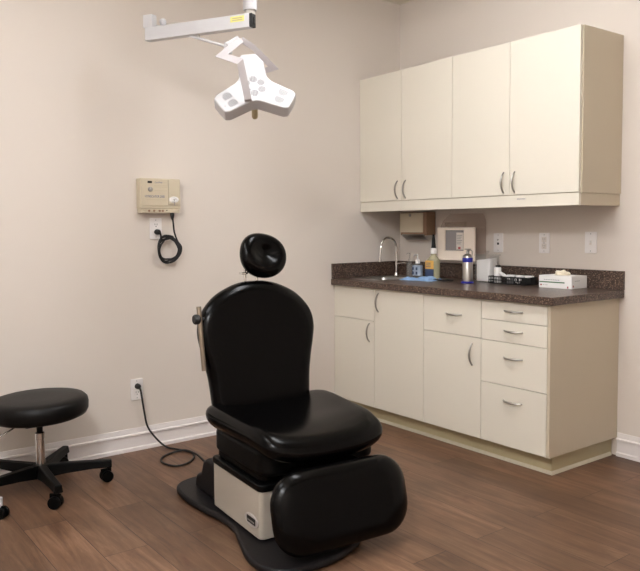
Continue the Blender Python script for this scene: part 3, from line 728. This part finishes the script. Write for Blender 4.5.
wd = obj('window', box(NB(), .5715, .7325, -.125, -.121, 1.1085, 1.2395), M['window'], sp)
lb = obj('window_label', box(NB(), .665, .725, -.1262, -.1252, 1.115, 1.225), M['plate_in'], wd, label='pale printed label')
bm = NB()
for k in range(6): box(bm, .670, .715-.006*(k % 3), -.1268, -.1261, 1.205-.011*k, 1.209-.011*k)
obj('print', bm, M['grey_ink'], lb); obj('red_mark', box(NB(), .682, .702, -.1268, -.1261, 1.118, 1.132), M['red'], lb)
# body: thin walled smoky shell with hooded top
def shell(bm, x0, x1, prof):
    mtx = Matrix(((0,0,1,0),(1,0,0,0),(0,1,0,0),(0,0,0,1))); prism(bm, prof, x0, x1, mtx)
bm = NB(); shell(bm, .512, .808, [(-.1175, 1.05), (-.1175, 1.258), (-.001, 1.258), (-.001, 1.05)])
obj('body', bm, M['smoke'], sp, bevel=.003)
bm = NB()
lo = [(.512, -.117), (.808, -.117), (.808, -.002), (.512, -.002)]; hi = [(.565, -.075), (.775, -.075), (.785, -.002), (.56, -.002)]
a = [bm.verts.new((x, y, 1.259)) for x, y in lo]; b2 = [bm.verts.new((x, y, 1.300)) for x, y in [(.520,-.105),(.808,-.105),(.808,-.002),(.520,-.002)]]; c2 = [bm.verts.new((x, y, 1.348)) for x, y in hi]
for p, q in ((a, b2), (b2, c2)):
    for k in range(4): bm.faces.new((p[k], p[(k+1) % 4], q[(k+1) % 4], q[k]))
bm.faces.new(a[::-1]); bm.faces.new(c2)
obj('lid', bm, M['smoke'], sp, bevel=.004)
bm = NB(); box(bm, .560, .745, -.1245, -.1185, 1.266, 1.292); obj('drop_slot', bm, M['smoke'], sp, bevel=.003)

# ------------------------------------------------------------------ things on the counter
ZT_ = z1+.0003
def at(x, y, z=0): return Matrix.Translation((x, y, ZT_+z))
# clear pump bottle
t = thing('pump_bottle', 'clear pump bottle right behind the faucet', 'bottle', (.190, -.085, ZT_))
obj('body', lathe(NB(), [(.020, 0), (.022, .004), (.022, .085), (.017, .10), (.009, .108)], at(.190, -.085), 24), M['clear'], t)
bm = lathe(NB(), [(.010, .108), (.010, .125), (.0035, .127), (.0035, .165)], at(.190, -.085), 16); tube(bm, [(.190, -.085, ZT_+.162), (.190, -.10, ZT_+.165), (.190, -.115, ZT_+.158)], .0035, 8, 2)
obj('pump', bm, M['clear'], t)
# soap bottle
t = thing('soap_bottle', 'hand soap bottle with white pump and pale blue label', 'bottle', (.285, -.10, ZT_))
obj('body', prism(NB(), rrect(.072, .045, .018, 5, .285, -.10), ZT_, ZT_+.095), M['clear'], t, bevel=.006)
lab = obj('label', prism(NB(), rrect(.074, .047, .018, 5, .285, -.10), ZT_+.012, ZT_+.082), M['palelabel'], t)
bm = NB()
for q in ((.255, .271, .05, .07), (.255, .271, .02, .04), (.290, .306, .05, .07), (.290, .306, .02, .04)): box(bm, q[0], q[1], -.1242, -.1232, ZT_+q[2], ZT_+q[3])
obj('label_print', bm, M['navylabel'], lab)
bm = lathe(NB(), [(.017, .095), (.017, .118), (.010, .126), (.004, .128), (.004, .155)], at(.285, -.10), 20); tube(bm, [(.285, -.10, ZT_+.155), (.285, -.115, ZT_+.158), (.285, -.135, ZT_+.150)], .0045, 8, 2)
obj('pump', bm, M['white'], t)
# large squeeze bottle
t = thing('squeeze_bottle', 'large greenish bottle with amber and navy label and black nozzle', 'bottle', (.50, -.165, ZT_))
obj('body', prism(NB(), rrect(.092, .055, .022, 5, .50, -.165), ZT_, ZT_+.135), M['liquid'], t, bevel=.008)
obj('shoulder', lathe(NB(), [(.036, .134), (.028, .148), (.019, .158), (.018, .172)], at(.50, -.165), 24), M['liquid'], t)
lab = obj('label', prism(NB(), [(.456, -.1975), (.527, -.1975), (.527, -.191), (.456, -.191)], ZT_+.07, ZT_+.125), M['amberlabel'], t)
obj('lower_label', prism(NB(), [(.456, -.1978), (.527, -.1978), (.527, -.191), (.456, -.191)], ZT_+.018, ZT_+.069), M['navylabel'], t)
bm = NB()
for k in range(3): box(bm, .464, .505, -.1984, -.1974, ZT_+.082+.012*k, ZT_+.086+.012*k)
obj('label_print', bm, M['navylabel'], lab)
obj('collar', lathe(NB(), [(.018, .170), (.021, .172), (.021, .205), (.016, .208)], at(.50, -.165), 24), M['white'], t)
obj('nozzle', lathe(NB(), [(.016, .206), (.014, .225), (.011, .26), (.0075, .285), (.007, .298)], at(.50, -.165), 16), M['black'], t, label='black nozzle')
# blue cloth
bm = NB(); nx, ny = 22, 14; g = {}
for k in (0, 1):
    for i in range(nx+1):
        for j in range(ny+1):
            u, v = i/nx, j/ny
            h = .010+.007*math.sin(u*9+v*4)+.006*math.sin(v*13-u*5)+.004*math.sin(u*23)
            h *= min(1, 6*min(u, 1-u, v, 1-v)+.15); h = max(h, .0005)+.0012
            g[i, j, k] = bm.verts.new((.262+.235*u+.012*math.sin(v*8), -.365+.155*v+.03*(u-.5)+.006*math.sin(u*12), ZT_+(h if k else max(0, h-.004))))
for k in (0, 1):
    for i in range(nx):
        for j in range(ny): bm.faces.new((g[i,j,k], g[i+1,j,k], g[i+1,j+1,k], g[i,j+1,k]))
rim = [(i, 0) for i in range(nx)]+[(nx, j) for j in range(ny)]+[(i, ny) for i in range(nx, 0, -1)]+[(0, j) for j in range(ny, 0, -1)]
for a, b in zip(rim, rim[1:]+rim[:1]): bm.faces.new((g[(*a, 0)], g[(*b, 0)], g[(*b, 1)], g[(*a, 1)]))
bmesh.ops.translate(bm, verts=bm.verts, vec=(.120, .018, .0))
tag(obj('cloth', bm, M['cloth'], origin=(.49, -.23, ZT_), angle=80), 'crumpled light blue cloth lying on the counter beside the sink', 'cloth')
bm = prism(NB(), rrect(.13, .07, .01, 4, .625, -.205), ZT_, ZT_+.008)
tag(obj('black_tray', bm, M['black'], origin=(.625, -.205, ZT_), bevel=.002), 'small flat black tray right of the blue cloth', 'tray')
# cryo sprayer
cx_, cy_ = .868, -.245
t = thing('spray_canister', 'slim silver canister with cobalt blue collar and base ring', 'canister', (cx_, cy_, ZT_))
obj('base_ring', lathe(NB(), [(.040, 0), (.041, .004), (.036, .009), (.033, .012)], at(cx_, cy_), 32), M['blue'], t, label='cobalt blue base ring')
obj('body', lathe(NB(), [(.031, .01), (.031, .128), (.030, .130)], at(cx_, cy_), 32), M['steel'], t)
obj('collar', lathe(NB(), [(.0315, .130), (.032, .132), (.032, .155), (.031, .157)], at(cx_, cy_), 32), M['blue'], t, label='cobalt blue collar')
obj('shoulder', lathe(NB(), [(.031, .157), (.029, .168), (.018, .178), (.010, .182), (.010, .196)], at(cx_, cy_), 32), M['steel'], t)
bm = lathe(NB(), [(.007, .195), (.007, .205), (.020, .207), (.020, .212), (.006, .213)], at(cx_, cy_), 16)
tube(bm, [(cx_+.005, cy_, ZT_+.2), (cx_+.03, cy_, ZT_+.203), (cx_+.036, cy_, ZT_+.19), (cx_+.034, cy_, ZT_+.17)], .003, 8, 3)
obj('valve', bm, M['nickel'], t)
# clear jar with gauze
jx, jy = .880, -.078
t = thing('clear_jar', 'clear lidded jar filled with white gauze behind the silver canister', 'jar', (jx, jy, ZT_))
bm = NB(); prism(bm, rrect(.125, .10, .012, 4, jx, jy), ZT_, ZT_+.165); obj('body', bm, M['clear'], t, bevel=.003)
obj('lid', prism(NB(), rrect(.14, .112, .012, 4, jx, jy), ZT_+.166, ZT_+.174), M['clear'], t, bevel=.002)
obj('lid_knob', lathe(NB(), [(.008, .174), (.008, .182), (.014, .188), (.012, .196)], at(jx, jy), 16), M['clear'], t)
bm = prism(NB(), rrect(.105, .082, .01, 4, jx, jy), ZT_+.006, ZT_+.145)
for q in bm.verts:
    if q.co.z > ZT_+.1: q.co.z += .010*math.sin(q.co.x*90)+.006*math.sin(q.co.y*70)
gz_ = obj('gauze', bm, M['paper'], None, origin=(jx, jy, ZT_+.006), bevel=.004); tag(gz_, 'white folded gauze stack inside the clear jar', 'gauze')
# white bottle black cap
bx, by = .992, -.110
t = thing('small_bottle', 'small white bottle with black cap standing at the left end of the black basket', 'bottle', (bx, by, ZT_+.003))
obj('body', lathe(NB(), [(.0215, .003), (.0225, .006), (.0225, .092), (.019, .098)], at(bx, by), 24), M['white'], t)
obj('cap', lathe(NB(), [(.014, .098), (.014, .110), (.012, .112)], at(bx, by), 20), M['black'], t)
# wire basket
b0, b1, c0, c1 = .958, 1.235, -.155, -.045
ZT_ += .001
t = thing('wire_basket', 'low black wire basket of small supplies beside the tissue box', 'basket', ((b0+b1)/2, (c0+c1)/2, ZT_))
bm = NB()
for z in (.002, .022, .042): tube(bm, [(b0, c0, ZT_+z), (b1, c0, ZT_+z), (b1, c1, ZT_+z), (b0, c1, ZT_+z), (b0, c0+.001, ZT_+z)], .0026 if z < .04 else .0038, 6, 0)
n_ = 22
for k in range(n_+1):
    x = b0+(b1-b0)*k/n_
    for y in (c0, c1): cyl(bm, (x, y, ZT_+.002), (x, y, ZT_+.042), .0018, seg=6)
for k in range(8):
    y = c0+(c1-c0)*k/7
    for x in (b0, b1): cyl(bm, (x, y, ZT_+.002), (x, y, ZT_+.042), .0018, seg=6)
obj('wires', bm, M['black'], t)
obj('floor_panel', box(NB(), b0, b1, c0, c1, ZT_, ZT_+.0025), M['black'], t)
tb = thing('ointment_tube', 'white ointment tube leaning across the black basket', 'tube', (1.03, -.10, ZT_+.03))
d_ = Vector((.085, -.02, -.028)); p_ = Vector((1.02, -.118, ZT_+.062))
obj('body', lathe(NB(), [(.010, 0), (.0105, .03), (.008, .085)], axis_mtx(p_, d_), 16), M['white'], tb); obj('cap', lathe(NB(), [(.006, .0855), (.006, .10)], axis_mtx(p_, d_), 12), M['white'], tb)
tag(obj('foil_packet', box(NB(), 1.085, 1.135, -.142, -.136, ZT_+.004, ZT_+.043), M['vent2'], origin=(1.11, -.139, ZT_+.004), bevel=.001), 'grey square packet standing in the black basket', 'packet')
pts = [(1.16+.022*math.cos(k*.9)*(1-.03*k), -.13+.004*math.sin(k*1.3), ZT_+.0265+.018*math.sin(k*.9)) for k in range(16)]
tag(obj('cable_loop', tube(NB(), pts, .0028, 8, 4), M['white'], origin=(1.16, -.13, ZT_+.005)), 'small white cable loop in the black basket', 'cable')
tag(obj('black_pouch', box(NB(), 1.03, 1.228, -.095, -.05, ZT_+.0028, ZT_+.040), M['black'], origin=(1.11, -.07, ZT_+.003), bevel=.004), 'black pouch lying in the basket under the white packets', 'pouch')  # added block, makes the basket read darker below the packets
for k, (x, y, lab_) in enumerate(((1.062, -.066, 'white packet in the black basket lying nearest the small bottle'), (1.13, -.068, 'white packet in the middle of the black basket'), (1.197, -.070, 'white packet at the end of the black basket nearest the tissue box'))):
    bm = box(NB(), x-.026, x+.026, y-.011, y+.011, ZT_+.0402, ZT_+.052)
    tag(obj('white_packet', bm, M['paper'], origin=(x, y, ZT_+.003), bevel=.001), lab_, 'packet', 'white packets in the basket')

ZT_ -= .001
# tissue box
tx0, tx1, ty0, ty1, th_ = 1.338, 1.552, -.17, -.024, .070
t = thing('tissue_box', 'white tissue box with a green stripe standing on the counter near its open end', 'tissue box', ((tx0+tx1)/2, (ty0+ty1)/2, ZT_))
bm = NB(); box(bm, tx0, tx1, ty0, ty1, ZT_, ZT_+th_); obj('carton', bm, M['paper'], t, bevel=.0015)
obj('green_stripe', box(NB(), tx0+.004, tx1-.045, ty0-.0004, ty0+.001, ZT_+.030, ZT_+.036), M['green'], t)
bm = NB()
for k in range(9): box(bm, tx0+.035+.0115*k, tx0+.043+.0115*k, ty0-.0004, ty0+.001, ZT_+.0445, ZT_+.048)
obj('print', bm, M['grey_ink'], t); bm = NB()
for k in range(3): box(bm, tx0+.028+.012*k, tx0+.032+.012*k, ty0-.0004, ty0+.001, ZT_+.014, ZT_+.019)
obj('print', bm, M['grey_ink'], t); bm = NB()
for k in range(5): box(bm, tx1-.001, tx1+.0004, ty0+.03+.010*k, ty0+.037+.010*k, ZT_+.042, ZT_+.045)
obj('print', bm, M['grey_ink'], t)
obj('red_mark', box(NB(), tx0+.010, tx0+.020, ty0-.0004, ty0+.001, ZT_+.012, ZT_+.020), M['red'], t)
bm = NB(); box(bm, tx1-.028, tx1-.020, ty0-.0004, ty0+.001, ZT_+.003, ZT_+.014); box(bm, tx1-.001, tx1+.0004, ty0+.012, ty0+.02, ZT_+.010, ZT_+.020); obj('side_mark', bm, M['red'], t)
bm = NB(); bmesh.ops.create_icosphere(bm, subdivisions=4, radius=1)
for q in bm.verts:
    p = q.co; k = 1+.16*math.sin(p.x*7+p.y*3)+.12*math.sin(p.y*9+p.z*5)+.06*math.sin(p.x*19)
    q.co = Vector(((tx0+tx1)/2-.005+p.x*.043*k, (ty0+ty1)/2+p.y*.026*k, ZT_+th_+.010+p.z*.017*k))
bmesh.ops.delete(bm, geom=[q for q in bm.verts if q.co.z < ZT_+th_-.004], context='VERTS')
obj('tissue', bm, M['tissue'], t, label='cream tissue tuft', angle=80)
